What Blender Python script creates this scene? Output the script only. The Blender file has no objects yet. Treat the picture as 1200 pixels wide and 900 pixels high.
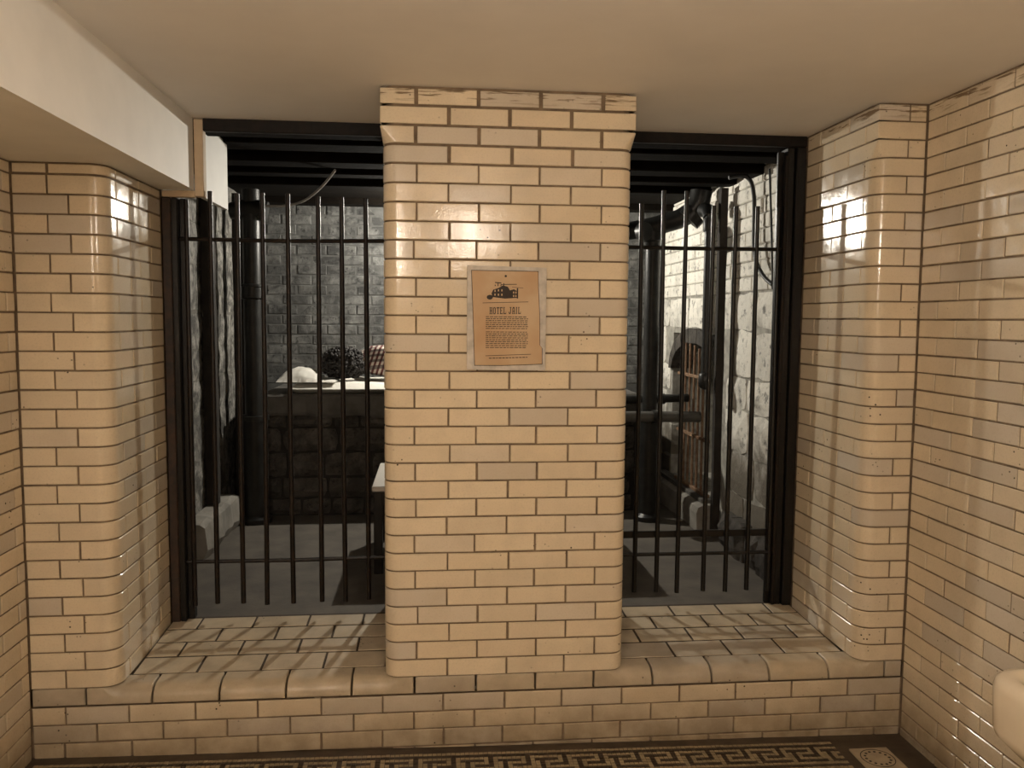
import bpy, bmesh, math, random
from mathutils import Vector, Matrix
PI = math.pi
rnd = random.Random(7)
scene = bpy.context.scene
COL = scene.collection

# ------------------------------------------------------------------ camera
cam_d = bpy.data.cameras.new('camera'); cam = bpy.data.objects.new('camera', cam_d); COL.objects.link(cam)
RIGHT = Vector((0.99525265, -0.09700871, 0.00784065))
DOWN = Vector((0.0000912, -0.07963182, -0.99682434))
FWD = Vector((0.097325, 0.99209278, -0.07924493))
cam.matrix_world = Matrix(((RIGHT.x, -DOWN.x, -FWD.x, -0.1211), (RIGHT.y, -DOWN.y, -FWD.y, -2.9066),
                           (RIGHT.z, -DOWN.z, -FWD.z, 1.2930), (0, 0, 0, 1)))
cam_d.sensor_width = 36; cam_d.lens = 968.88 * 36 / 1200; cam_d.clip_start = 0.02
scene.camera = cam
# ------------------------------------------------------------------ world, exposure
w = bpy.data.worlds.new('world'); scene.world = w; w.use_nodes = True
w.node_tree.nodes['Background'].inputs[0].default_value = (0.02, 0.016, 0.012, 1)
w.node_tree.nodes['Background'].inputs[1].default_value = 0.05
vs = scene.view_settings
vs.view_transform = 'Standard'; vs.look = 'None'; vs.gamma = 1; vs.use_curve_mapping = False
vs.exposure = 0.0
ROOM_LAMP = ((0.10, -2.08, 1.79), (1.0, 0.84, 0.685), 66.0, .10)
ROOM_LAMP_2 = ((-0.95, -4.20, 1.93), (1.0, 0.84, 0.685), 178.0, .12)    # place, colour, strength
CELL_BULB = ((0.11, 2.74, 1.99), (1.0, 0.94, 0.82), 7200.0)

# ------------------------------------------------------------------ helpers
def link(name, mesh, parent=None, mat=None, loc=None, rot=None):
    o = bpy.data.objects.new(name, mesh); COL.objects.link(o)
    if mat is not None and mesh is not None and not mesh.materials: mesh.materials.append(mat)
    if parent is not None: o.parent = parent
    if loc is not None: o.location = loc
    if rot is not None: o.rotation_euler = rot
    return o
def tag(o, label=None, cat=None, group=None, kind=None):
    if label: o['label'] = label
    if cat: o['category'] = cat
    if group: o['group'] = group
    if kind: o['kind'] = kind
    return o
def thing(name, label, cat, loc=(0, 0, 0), group=None):
    o = bpy.data.objects.new(name, None); COL.objects.link(o); o.location = loc; o.empty_display_size = .05
    return tag(o, label, cat, group)
class MB:
    def __init__(s): s.v = []; s.f = []
    def add(s, vs, fs):
        n = len(s.v); s.v += [tuple(p) for p in vs]; s.f += [tuple(n + i for i in f) for f in fs]; return s
    def box(s, x0, x1, y0, y1, z0, z1):
        return s.add([(x0,y0,z0),(x1,y0,z0),(x1,y1,z0),(x0,y1,z0),(x0,y0,z1),(x1,y0,z1),(x1,y1,z1),(x0,y1,z1)],
                     [(0,3,2,1),(4,5,6,7),(0,1,5,4),(1,2,6,5),(2,3,7,6),(3,0,4,7)])
    def cbox(s, x0, x1, y0, y1, z0, z1, c=.004):      # box with all edges chamfered
        vs = []; idx = {}
        for i, x in enumerate((x0, x1)):
            for j, y in enumerate((y0, y1)):
                for k, z in enumerate((z0, z1)):
                    sx, sy, sz = (1 if i == 0 else -1), (1 if j == 0 else -1), (1 if k == 0 else -1)
                    idx[i,j,k,0] = len(vs); vs.append((x, y+sy*c, z+sz*c))
                    idx[i,j,k,1] = len(vs); vs.append((x+sx*c, y, z+sz*c))
                    idx[i,j,k,2] = len(vs); vs.append((x+sx*c, y+sy*c, z))
        fs = []
        for i in (0, 1):
            q = [idx[i,0,0,0], idx[i,1,0,0], idx[i,1,1,0], idx[i,0,1,0]]; fs.append(q if i else q[::-1])
            q = [idx[0,i,0,1], idx[1,i,0,1], idx[1,i,1,1], idx[0,i,1,1]]; fs.append(q[::-1] if i else q)
            q = [idx[0,0,i,2], idx[1,0,i,2], idx[1,1,i,2], idx[0,1,i,2]]; fs.append(q if i else q[::-1])
        for a in (0, 1):
            for b in (0, 1):
                fs.append([idx[a,b,0,0], idx[a,b,1,0], idx[a,b,1,1], idx[a,b,0,1]])
                fs.append([idx[a,0,b,0], idx[a,1,b,0], idx[a,1,b,2], idx[a,0,b,2]])
                fs.append([idx[0,a,b,1], idx[1,a,b,1], idx[1,a,b,2], idx[0,a,b,2]])
                for k in (0, 1): fs.append([idx[a,b,k,0], idx[a,b,k,1], idx[a,b,k,2]])
        return s.add(vs, fs)
    def prism(s, poly, z0, z1):
        n = len(poly)
        return s.add([(x,y,z0) for x,y in poly] + [(x,y,z1) for x,y in poly],
              [tuple(range(n))[::-1], tuple(range(n, 2*n))] + [(i,(i+1)%n,n+(i+1)%n,n+i) for i in range(n)])
    def tube(s, pts, r, sides=10, caps=True):
        pts = [Vector(p) for p in pts]; n = len(pts); rs = r if isinstance(r, (list, tuple)) else [r]*n
        up = None; vs = []
        for i, p in enumerate(pts):
            t = (pts[min(i+1,n-1)] - pts[max(i-1,0)])
            if t.length < 1e-9: t = Vector((0,0,1))
            t.normalize()
            if up is None:
                up = Vector((0,0,1)) if abs(t.z) < .9 else Vector((1,0,0))
            a = (up - t*up.dot(t)).normalized(); b = t.cross(a); up = a
            for k in range(sides):
                th = 2*PI*k/sides; vs.append(p + (a*math.cos(th) + b*math.sin(th))*rs[i])
        fs = [(i*sides+k, i*sides+(k+1)%sides, (i+1)*sides+(k+1)%sides, (i+1)*sides+k) for i in range(n-1) for k in range(sides)]
        if caps: fs += [tuple(range(sides))[::-1], tuple(range((n-1)*sides, n*sides))]
        return s.add(vs, fs)
    def lathe(s, prof, c=(0,0,0), sides=20):          # prof: (r, z)
        n = len(prof); vs = [(c[0]+r*math.cos(2*PI*k/sides), c[1]+r*math.sin(2*PI*k/sides), c[2]+z) for r, z in prof for k in range(sides)]
        fs = [(i*sides+k, i*sides+(k+1)%sides, (i+1)*sides+(k+1)%sides, (i+1)*sides+k) for i in range(n-1) for k in range(sides)]
        fs += [tuple(range(sides))[::-1], tuple(range((n-1)*sides, n*sides))]
        return s.add(vs, fs)
    def sphere(s, c, r, u=12, v=8):
        rx, ry, rz = r if isinstance(r, tuple) else (r, r, r)
        vs = [(c[0], c[1], c[2]-rz)]
        for i in range(1, v):
            ph = -PI/2 + PI*i/v
            for k in range(u):
                th = 2*PI*k/u; vs.append((c[0]+rx*math.cos(ph)*math.cos(th), c[1]+ry*math.cos(ph)*math.sin(th), c[2]+rz*math.sin(ph)))
        vs.append((c[0], c[1], c[2]+rz)); m = len(vs)-1
        fs = [(0, 1+(k+1)%u, 1+k) for k in range(u)] + [(m, 1+(v-2)*u+k, 1+(v-2)*u+(k+1)%u) for k in range(u)]
        fs += [(1+i*u+k, 1+i*u+(k+1)%u, 1+(i+1)*u+(k+1)%u, 1+(i+1)*u+k) for i in range(v-2) for k in range(u)]
        return s.add(vs, fs)
    def mesh(s, name, off=(0,0,0), smooth=None):
        m = bpy.data.meshes.new(name)
        m.from_pydata([(x-off[0], y-off[1], z-off[2]) for x, y, z in s.v], [], s.f); m.update()
        b = bmesh.new(); b.from_mesh(m); bmesh.ops.recalc_face_normals(b, faces=b.faces); b.to_mesh(m); b.free()
        if smooth is not None:
            m.polygons.foreach_set('use_smooth', [True]*len(m.polygons)); m.set_sharp_from_angle(angle=math.radians(smooth))
        return m
    def build(s, name, mat, parent=None, smooth=None):
        off = parent.location if parent is not None else (0,0,0)
        if parent is not None and parent.parent is not None: off = Vector(off) + parent.parent.location
        return link(name, s.mesh(name, off, smooth), parent, mat)

# ------------------------------------------------------------------ materials
def nt(name):
    m = bpy.data.materials.new(name); m.use_nodes = True; t = m.node_tree
    return m, t, t.nodes['Principled BSDF']
def N(t, ty, **kw):
    n = t.nodes.new(ty)
    for k, v in kw.items():
        if k.startswith('i_'): n.inputs[k[2:].replace('_', ' ')].default_value = v
        else: setattr(n, k, v)
    return n
def ramp(t, stops, src=None, interp='LINEAR'):
    r = t.nodes.new('ShaderNodeValToRGB'); e = r.color_ramp.elements; r.color_ramp.interpolation = interp
    while len(e) < len(stops): e.new(.5)
    for el, (p, c) in zip(e, stops):
        el.position = p; el.color = (c, c, c, 1) if isinstance(c, (int, float)) else (*c, 1)
    if src is not None: t.links.new(src, r.inputs[0])
    return r.outputs[0]
def mix(t, a, b, f, mode='MIX'):
    n = t.nodes.new('ShaderNodeMix'); n.data_type = 'RGBA'; n.blend_type = mode; n.clamp_factor = True
    for s, v in ((n.inputs[0], f), (n.inputs[6], a), (n.inputs[7], b)):
        if hasattr(v, 'is_output'): t.links.new(v, s)
        elif isinstance(v, (int, float)): s.default_value = v
        else: s.default_value = (*v, 1)
    return n.outputs[2]
def wpos(t): return t.nodes.new('ShaderNodeNewGeometry').outputs['Position']
def noise(t, vec, scale, detail=4, rough=.55, dist=0):
    n = N(t, 'ShaderNodeTexNoise', i_Scale=scale, i_Detail=detail, i_Roughness=rough, i_Distortion=dist)
    t.links.new(vec, n.inputs['Vector']); return n.outputs[0]
def bump(t, bsdf, h, strength=.3, dist=.01, prev=None):
    b = N(t, 'ShaderNodeBump', i_Strength=strength, i_Distance=dist); t.links.new(h, b.inputs['Height'])
    if prev is not None: t.links.new(prev, b.inputs['Normal'])
    t.links.new(b.outputs[0], bsdf.inputs['Normal']); return b.outputs[0]
def simple(name, col, rough=.6, var=.25, scale=8, bmp=.15, bscale=60, metal=0, col2=None, spec=.5, bd=.004):
    m, t, b = nt(name); p = wpos(t)
    c2 = col2 or tuple(c*(1-var) for c in col)
    c = mix(t, col, c2, ramp(t, [(.35, 0), (.68, 1)], noise(t, p, scale, 6)))
    t.links.new(c, b.inputs['Base Color']); b.inputs['Roughness'].default_value = rough; b.inputs['Metallic'].default_value = metal
    b.inputs['Specular IOR Level'].default_value = spec
    if bmp: bump(t, b, noise(t, p, bscale, 5), bmp, bd)
    return m

def glazed_brick(name='glazed_brick', wav=.08, rlo=.09, rhi=.20, worn=0.0):
    m, t, b = nt(name); p = wpos(t)
    ob = t.nodes.new('ShaderNodeObjectInfo'); r = ob.outputs['Random']
    base = ramp(t, [(0, (.70,.585,.415)), (.30, (.74,.63,.46)), (.52, (.67,.57,.42)), (.72, (.72,.60,.43)), (.82, (.57,.50,.40)), (.92, (.62,.55,.45)), (1, (.71,.61,.46))], r)
    mot = noise(t, p, 7, 5)
    base = mix(t, base, (.50,.42,.30), ramp(t, [(.45, 0), (.8, .5)], mot))
    fine = noise(t, p, 160, 3)
    base = mix(t, base, (.46,.38,.26), ramp(t, [(.5, 0), (.75, .3)], fine))
    # patchy dirt film rising from the floor, deepened to paint in weaker light there
    sep = t.nodes.new('ShaderNodeSeparateXYZ'); t.links.new(p, sep.inputs[0])
    mr = N(t, 'ShaderNodeMapRange', i_From_Min=.0, i_From_Max=-.27, i_To_Min=0.0, i_To_Max=.82); t.links.new(sep.outputs[2], mr.inputs[0])
    dm = t.nodes.new('ShaderNodeMath'); dm.operation = 'MULTIPLY'; t.links.new(mr.outputs[0], dm.inputs[0])
    t.links.new(ramp(t, [(.25, .5), (.6, 1)], noise(t, p, 9, 5)), dm.inputs[1])
    base = mix(t, base, (.17,.12,.065), dm.outputs[0])
    # scuffed top course: dark streaks along the bed
    mp = N(t, 'ShaderNodeMapping'); mp.inputs['Scale'].default_value = (3, 3, 34); t.links.new(p, mp.inputs[0])
    tm = N(t, 'ShaderNodeMapRange', i_From_Min=2.022, i_From_Max=2.05); t.links.new(sep.outputs[2], tm.inputs[0])
    tk = t.nodes.new('ShaderNodeMath'); tk.operation = 'MULTIPLY'; t.links.new(tm.outputs[0], tk.inputs[0])
    t.links.new(ramp(t, [(.52, 0), (.60, .85)], noise(t, mp.outputs[0], 2.4, 5)), tk.inputs[1])
    base = mix(t, base, (.13,.075,.035), tk.outputs[0])
    if worn: base = mix(t, base, (.27,.22,.15), ramp(t, [(.3, worn*.6), (.7, min(1, worn*1.3))], noise(t, p, 11, 5)))
    # chips and pits in the glaze
    vo = N(t, 'ShaderNodeTexVoronoi', i_Scale=42); t.links.new(p, vo.inputs['Vector'])
    spot = ramp(t, [(.10, 1), (.16, 0)], vo.outputs['Distance'])
    area = ramp(t, [(.56, 0), (.66, 1)], noise(t, p, 5.5, 3))
    mm = t.nodes.new('ShaderNodeMath'); mm.operation = 'MULTIPLY'; t.links.new(spot, mm.inputs[0]); t.links.new(area, mm.inputs[1])
    base = mix(t, base, (.025,.018,.012), mm.outputs[0])
    t.links.new(base, b.inputs['Base Color'])
    t.links.new(ramp(t, [(.35, rlo), (.7, rhi)], noise(t, p, 14, 4)), b.inputs['Roughness'])
    b.inputs['Specular IOR Level'].default_value = .55
    n1 = bump(t, b, noise(t, p, 16, 2), wav, .01)
    n2 = bump(t, b, noise(t, p, 150, 3), .12, .003, n1)
    bump(t, b, mm.outputs[0], -.4, .003, n2)
    return m
def brick_texture(name):      # same glazed brick where it is out of the picture
    m, t, b = nt(name); tc = t.nodes.new('ShaderNodeNewGeometry')
    sep = t.nodes.new('ShaderNodeSeparateXYZ'); t.links.new(tc.outputs['Position'], sep.inputs[0])
    ad = t.nodes.new('ShaderNodeMath'); t.links.new(sep.outputs[0], ad.inputs[0]); t.links.new(sep.outputs[1], ad.inputs[1])
    cb = t.nodes.new('ShaderNodeCombineXYZ'); t.links.new(ad.outputs[0], cb.inputs[0]); t.links.new(sep.outputs[2], cb.inputs[1])
    br = N(t, 'ShaderNodeTexBrick', i_Scale=1.0, i_Mortar_Size=.004, i_Brick_Width=.22, i_Row_Height=.065)
    br.inputs['Color1'].default_value = (.70,.59,.42,1); br.inputs['Color2'].default_value = (.65,.55,.40,1); br.inputs['Mortar'].default_value = (.1,.07,.045,1)
    t.links.new(cb.outputs[0], br.inputs['Vector']); t.links.new(br.outputs[0], b.inputs['Base Color'])
    b.inputs['Roughness'].default_value = .25
    return m
def patchy(name, dark, light, lo, hi, scale=6, rough=.85, bmp=.5, grime=None):    # whitewash over stone
    m, t, b = nt(name); p = wpos(t)
    ob = t.nodes.new('ShaderNodeObjectInfo')
    n1 = noise(t, p, scale, 8, .65, .4)
    c = mix(t, dark, light, ramp(t, [(lo, 0), (hi, 1)], n1))
    c = mix(t, c, tuple(x*.62 for x in light), ramp(t, [(0, 0), (1, .35)], ob.outputs['Random']))
    c = mix(t, c, tuple(x*.25 for x in dark), ramp(t, [(.55, 0), (.66, .85)], noise(t, p, scale*3.2, 6, .7)))
    if grime:
        sep = t.nodes.new('ShaderNodeSeparateXYZ'); t.links.new(p, sep.inputs[0])
        ad = t.nodes.new('ShaderNodeMath'); ad.operation = 'MULTIPLY_ADD'; t.links.new(n1, ad.inputs[0]); ad.inputs[1].default_value = .6; t.links.new(sep.outputs[2], ad.inputs[2])
        c = mix(t, grime[0], c, ramp(t, [(grime[1], 0), (grime[2], 1)], ad.outputs[0]))
    t.links.new(c, b.inputs['Base Color']); b.inputs['Roughness'].default_value = rough
    bump(t, b, noise(t, p, 38, 7, .65), bmp, .012)
    return m
M = {}
M['brick'] = glazed_brick()
M['paver'] = glazed_brick('sill_paver', .02, .30, .5, .5)
M['joint'] = simple('dirty_joint', (.06,.042,.027), .9, .4, 20, .4, 120)
M['bricktex'] = brick_texture('glazed_brick_far')
M['mortar'] = simple('mortar_brown', (.23,.165,.105), .9, .5, 18, .4, 120)
M['ceil'] = simple('ceiling_paint', (.86,.83,.79), .75, .06, 3, .05, 30)
M['soffit'] = simple('soffit_paint', (.83,.80,.74), .6, .08, 5, .05, 20)
M['tan'] = simple('bare_board_edge', (.60,.47,.32), .7, .15, 20, .1)
M['floor'] = simple('floor_cement', (.075,.052,.033), .55, .5, 14, .25, 50)
M['tess_dark'] = simple('tessera_dark', (.045,.028,.018), .45, .4, 30, .1)
M['field'] = simple('cream_mosaic_field', (.55,.46,.33), .5, .25, 40, .1)
M['tess_light'] = simple('tessera_cream', (.34,.27,.165), .4, .4, 25, .1)
M['iron'] = simple('black_iron', (.005,.0048,.0045), .36, .4, 30, .25, 90, 0, (.009,.007,.006), .35)
M['ironrust'] = simple('iron_brown', (.005,.004,.0035), .42, .4, 40, .3, 120, 0, (.016,.009,.006), .3)
M['rustbar'] = simple('rusty_bar', (.16,.08,.04), .7, .4, 30, .4, 150, 0, (.28,.19,.12))
M['rustwood'] = simple('worn_dark_wood', (.012,.009,.007), .6, .3, 26, .5, 60, 0, (.045,.02,.01))
M['header'] = simple('black_header_wood', (.005,.004,.0035), .6, .3, 26, .5, 60, 0, (.013,.008,.006), .25)
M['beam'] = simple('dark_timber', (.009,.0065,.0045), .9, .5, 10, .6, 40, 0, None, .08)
M['post'] = simple('old_timber', (.028,.022,.017), .85, .5, 12, .6, 40)
M['cpipe'] = simple('cast_iron_pipe', (.009,.009,.0085), .4, .4, 15, .3, 60, 0, (.022,.022,.02), .4)
M['cellfloor'] = simple('cell_concrete', (.125,.108,.088), .8, .45, 6, .45, 60, 0, (.075,.066,.055))
M['slab'] = simple('bench_cap_concrete', (.12,.112,.10), .85, .45, 9, .5, 45)
M['rubble'] = patchy('bench_rubble', (.035,.031,.027), (.13,.115,.098), .42, .70, 8)
M['rmortar'] = simple('rubble_mortar', (.03,.027,.023), .95, .4, 15, .6, 60)
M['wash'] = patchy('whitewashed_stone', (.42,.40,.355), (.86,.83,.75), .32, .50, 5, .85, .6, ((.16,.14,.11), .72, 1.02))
M['washbrick'] = patchy('whitewashed_brick', (.52,.50,.44), (.86,.83,.75), .3, .5, 6, .8, .4)
M['washmortar'] = simple('whitewash_joint', (.44,.42,.37), .9, .5, 20, .5, 60)
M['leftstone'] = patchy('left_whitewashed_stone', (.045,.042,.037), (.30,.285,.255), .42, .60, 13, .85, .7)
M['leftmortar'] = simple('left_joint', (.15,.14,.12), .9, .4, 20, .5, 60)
M['backbrick'] = patchy('grey_painted_brick', (.034,.034,.033), (.20,.20,.19), .44, .68, 8, .8, .5)
M['backmortar'] = simple('grey_joint', (.105,.105,.10), .9, .4, 20, .4, 60)
M['ledge'] = simple('ledge_stone', (.30,.28,.245), .85, .4, 8, .5, 40)
M['dark'] = simple('dark_void', (.012,.010,.008), .9, .2, 8, 0)
M['sheet'] = simple('white_sheet', (.72,.70,.64), .8, .10, 9, .3, 22, 0, None, .2)
M['pillow'] = simple('pillow_cotton', (.62,.60,.55), .85, .12, 9, .35, 24, 0, None, .2)
M['tabletop'] = simple('pale_table_top', (.62,.58,.52), .5, .12, 6, .05)
M['skin'] = simple('skin', (.45,.28,.2), .55, .1, 12, .05)
M['hair'] = simple('dark_curly_hair', (.016,.012,.010), .6, .5, 60, .5, 180)
M['jeans'] = simple('dark_trousers', (.03,.035,.055), .85, .3, 60, .3, 200)
M['eye'] = simple('eye_dark', (.05,.04,.035), .3, .1, 5, 0)
M['lip'] = simple('lip', (.35,.15,.12), .5, .1, 5, 0)
M['porcelain'] = simple('porcelain', (.74,.66,.52), .16, .08, 4, 0, 10, 0, (.66,.57,.43))
M['chrome'] = simple('chrome', (.6,.58,.55), .2, .1, 10, 0, 10, 1)
M['signboard'] = simple('weathered_board', (.62,.57,.50), .75, .3, 30, .3, 90)
M['paper'] = simple('tan_sign_paper', (.53,.385,.235), .6, .25, 7, .03, 50, 0, (.46,.29,.15))
M['ink'] = simple('dark_ink', (.035,.024,.017), .7, .2, 30, 0)
M['drain'] = simple('drain_plate', (.42,.34,.23), .4, .3, 20, .15)
M['cable'] = simple('black_cable', (.02,.02,.02), .5, .3, 20, 0)
M['wcable'] = simple('pale_cable', (.35,.33,.30), .5, .2, 20, 0)
def plaid():
    m, t, b = nt('plaid_flannel'); p = wpos(t)
    sep = t.nodes.new('ShaderNodeSeparateXYZ'); t.links.new(p, sep.inputs[0])
    def stripe(src, per, off):
        a = t.nodes.new('ShaderNodeMath'); a.operation = 'MULTIPLY_ADD'; t.links.new(src, a.inputs[0]); a.inputs[1].default_value = 1/per; a.inputs[2].default_value = off
        f = t.nodes.new('ShaderNodeMath'); f.operation = 'FRACT'; t.links.new(a.outputs[0], f.inputs[0])
        return f.outputs[0]
    yz = t.nodes.new('ShaderNodeMath'); yz.operation = 'ADD'; t.links.new(sep.outputs[2], yz.inputs[0]); t.links.new(sep.outputs[1], yz.inputs[1])
    xs = t.nodes.new('ShaderNodeMath'); xs.operation = 'MULTIPLY_ADD'; t.links.new(sep.outputs[2], xs.inputs[0]); xs.inputs[1].default_value = -.35; t.links.new(sep.outputs[0], xs.inputs[2])
    h1 = ramp(t, [(.5, 0), (.52, 1)], stripe(xs.outputs[0], .032, 0)); h2 = ramp(t, [(.5, 0), (.52, 1)], stripe(yz.outputs[0], .036, .2))
    c = mix(t, (.50,.43,.37), (.11,.032,.028), h1); c = mix(t, c, (.016,.010,.012), mix(t, (0,0,0), (.72,.72,.72), h2))
    t.links.new(c, b.inputs['Base Color']); b.inputs['Roughness'].default_value = .9
    bump(t, b, noise(t, p, 14, 3), .5, .02)
    return m
M['plaid'] = plaid()
def emit(name, col, strength):
    m, t, b = nt(name); b.inputs['Base Color'].default_value = (.9,.9,.9,1)
    b.inputs['Emission Color'].default_value = (*col, 1); b.inputs['Emission Strength'].default_value = strength
    return m

# ------------------------------------------------------------------ plan paths for brick courses
C = .065            # course height
ZC = 2.08           # ceiling
class Path:
    def __init__(s, pieces):
        s.p = pieces; s.len = []
        for q in pieces: s.len.append((Vector(q[2])-Vector(q[1])).length if q[0] == 'L' else abs(q[2]*(q[4]-q[3])))
    def uf(s, d):
        for i, l in enumerate(s.len):
            if d <= l + 1e-9 or i == len(s.len)-1: return i, d/l if l > 1e-9 else 0
            d -= l
    def at(s, i, f):
        q = s.p[i]
        if q[0] == 'L':
            a, b = Vector(q[1]), Vector(q[2]); d = (b-a).normalized(); return a+(b-a)*f, Vector((d.y, -d.x))
        th = q[3]+(q[4]-q[3])*f; n = Vector((math.cos(th), math.sin(th))); return Vector(q[1])+n*q[2], n
    def start(s, i): return sum(s.len[:i])
    def near(s, i, P, f):          # fraction on piece i nearest to a point
        q = s.p[i]
        if q[0] != 'L': return f
        a, b = Vector(q[1]), Vector(q[2]); d = b-a
        if f < 1e-6 or f > 1-1e-6: return f
        return min(1, max(0, (P-a).dot(d)/d.length_squared))
def box_brick_mesh(L, H, depth=.06, c=.0022, cache={}, mat='brick'):
    k = (round(L, 3), round(H, 4), mat)
    if k in cache: return cache[k]
    a, h = L/2, H/2
    vs = [(-a+c,0,-h+c),(a-c,0,-h+c),(a-c,0,h-c),(-a+c,0,h-c),(-a,c,-h),(a,c,-h),(a,c,h),(-a,c,h),(-a,depth,-h),(a,depth,-h),(a,depth,h),(-a,depth,h)]
    fs = [(0,1,2,3)] + [(i,4+i,4+(i+1)%4,(i+1)%4) for i in range(4)] + [(4+i,8+i,8+(i+1)%4,4+(i+1)%4) for i in range(4)] + [(8,9,10,11)]
    m = MB().add(vs, fs).mesh('brick'); m.materials.append(M[mat]); cache[k] = m
    return m
def path_brick_mesh(pb, pt, s0, s1, H, cache={}, depth=.05, c=.0022):
    k = (id(pb), id(pt), round(s0, 4), round(s1, 4), round(H, 4))
    if k in cache: return cache[k]
    ss = {s0, s0+c, s1-c, s1}
    for i, q in enumerate(pb.p):
        a = pb.start(i); b = a+pb.len[i]
        if q[0] == 'A':
            for j in range(9):
                d = a+(b-a)*j/8
                if s0+c < d < s1-c: ss.add(d)
    ss = sorted(ss); vs = []; rings = []
    for si, s_ in enumerate(ss):
        i, f = pb.uf(s_); e = c if si in (0, len(ss)-1) else 0
        Pb, nb = pb.at(i, f)
        if pt is pb: Pt, ntp = Pb, nb
        else: Pt, ntp = pt.at(i, pt.near(i, Pb, f))
        r = []
        for off, z in ((-depth,0),(-c,0),(-e,c),(-e,H-c),(-c,H),(-depth,H)):
            P, n = (Pb, nb) if z < H/2 else (Pt, ntp)
            if off == -depth:
                # back edge stays inside the wall at corners
                r.append((P.x+n.x*off, P.y+n.y*off, z))
            else: r.append((P.x+n.x*off, P.y+n.y*off, z))
        rings.append(len(vs)); vs += r
    fs = []
    for a, b in zip(rings, rings[1:]):
        for j in range(5): fs.append((a+j, b+j, b+j+1, a+j+1))
        fs.append((a+5, b+5, b, a))
    fs += [tuple(range(rings[0], rings[0]+6)), tuple(range(rings[-1], rings[-1]+6))]
    m = MB().add(vs, fs).mesh('brick', smooth=28); m.materials.append(M['brick']); cache[k] = m
    return m
def course(parent, pb, pt, joints, z0, z1, jw=.006, jh=.0055):
    """one course of bricks along a path; joints = arc lengths of the head joints (with the two ends)"""
    for a, b in zip(joints, joints[1:]):
        s0, s1 = a+jw/2+rnd.uniform(-.0008,.0012), b-jw/2+rnd.uniform(-.0012,.0008)
        if s1-s0 < .02: continue
        i0, f0 = pb.uf(s0); i1, f1 = pb.uf(s1); H = z1-z0-jh
        if i0 == i1 and pb.p[i0][0] == 'L' and pb is pt:
            P0, n = pb.at(i0, f0); P1, _ = pb.at(i1, f1); mid = (P0+P1)/2 + n*rnd.uniform(-.0012, .0012)
            ang = math.atan2(n.y, n.x)+PI/2
            link('brick', box_brick_mesh(round(s1-s0, 3), H), parent, None, (mid.x, mid.y, (z0+z1)/2+rnd.uniform(-.0008,.0008)),
                 (rnd.gauss(0,.004), rnd.gauss(0,.003), ang+rnd.gauss(0,.004)))
        else:
            a2, b2 = round(a+jw/2, 4), round(b-jw/2, 4)
            link('brick', path_brick_mesh(pb, pt, a2, b2, H), parent, None, (0, 0, z0+jh/2))
def struct(name, mb, mat, label=None):
    o = mb.build(name, mat); tag(o, label, None, None, 'structure'); return o

# ================================================================== STRUCTURE
XL, XR, JL, JR, D = -1.496, 1.672, -1.20, 1.487, .57
def zfl(x): return -.266-.0139*x
YB = -5.6
# floor, ceiling
mb = MB(); mb.add([(XL-.2,.05,zfl(XL-.2)),(XR+.2,.05,zfl(XR+.2)),(XR+.2,YB-.1,zfl(XR+.2)),(XL-.2,YB-.1,zfl(XL-.2)),
                   (XL-.2,.05,-.5),(XR+.2,.05,-.5),(XR+.2,YB-.1,-.5),(XL-.2,YB-.1,-.5)], [(0,1,2,3),(7,6,5,4),(0,4,5,1),(1,5,6,2),(2,6,7,3),(3,7,4,0)])
floor = struct('floor', mb, M['floor'], 'dark worn cement floor with a mosaic key border')
ceiling = struct('ceiling', MB().box(XL-.2, XR+.2, YB-.1, D+.02, ZC, ZC+.12), M['ceil'], 'flat brown-cream painted ceiling over the tiled room')
soff = struct('ceiling_soffit', MB().box(XL-.1, -1.068, YB, D, 1.795, ZC+.01), M['soffit'], 'white boxed soffit running along the left wall')
# brick backings
pl_r = .05
def pillar_path(r, e=0.0):
    xl, xr = -.287-e, .587+e
    return Path([('L',(xl,.57),(xl,r)), ('A',(xl+r,r),r,PI,1.5*PI), ('L',(xl+r,0),(xr-r,0)), ('A',(xr-r,r),r,1.5*PI,2*PI), ('L',(xr,r),(xr,.57))])
PP = pillar_path(.05); PPS = pillar_path(.006, .008)
def poly_from(path, off, n=6):
    out = []
    for i, q in enumerate(path.p):
        for j in range(n+1 if q[0] == 'A' else 2):
            P, nn = path.at(i, j/(n if q[0] == 'A' else 1)); out.append((P.x-nn.x*off, P.y-nn.y*off))
    res = []
    for p in out:
        if not res or (Vector(p)-Vector(res[-1])).length > 1e-4: res.append(p)
    return res
mb = MB(); mb.prism(poly_from(PP, .005)+[(.58,.95),(-.28,.95)], 0, ZC)
pillar = struct('wall_center', mb, M['mortar'], 'broad cream glazed brick pier between the two barred openings')
LP = Path([('L',(XL,0),(JL-.06,0)), ('A',(JL-.06,.06),.06,-PI/2,0), ('L',(JL,.06),(JL,D))])
mb = MB(); mb.prism(poly_from(LP, .005)+[(JL-.005,.70),(-1.75,.70),(-1.75,.005)], 0, 1.80)
wl_f = struct('wall_front_left', mb, M['mortar'], 'cream glazed brick return and jamb left of the bars')
def right_path(r):
    return Path([('L',(JR,D),(JR,r)), ('A',(JR+r,r),r,PI,1.5*PI), ('L',(JR+r,0),(XR,0))])
RP = right_path(.06); RPS = right_path(.006)
mb = MB(); mb.prism(poly_from(RP, .005)+[(1.9,.005),(1.9,.70),(JR+.005,.70)], 0, ZC)
wr_f = struct('wall_front_right', mb, M['mortar'], 'cream glazed brick return and jamb right of the bars')
mb = MB(); mb.box(XL-.1, XR+.1, .005, .11, -.40, -C-.002); mb.box(XL-.1, XR+.1, .058, .11, -C-.004, -.062); mb.box(XL-.1, XR+.1, .11, .62, -.40, -.03)
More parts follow.
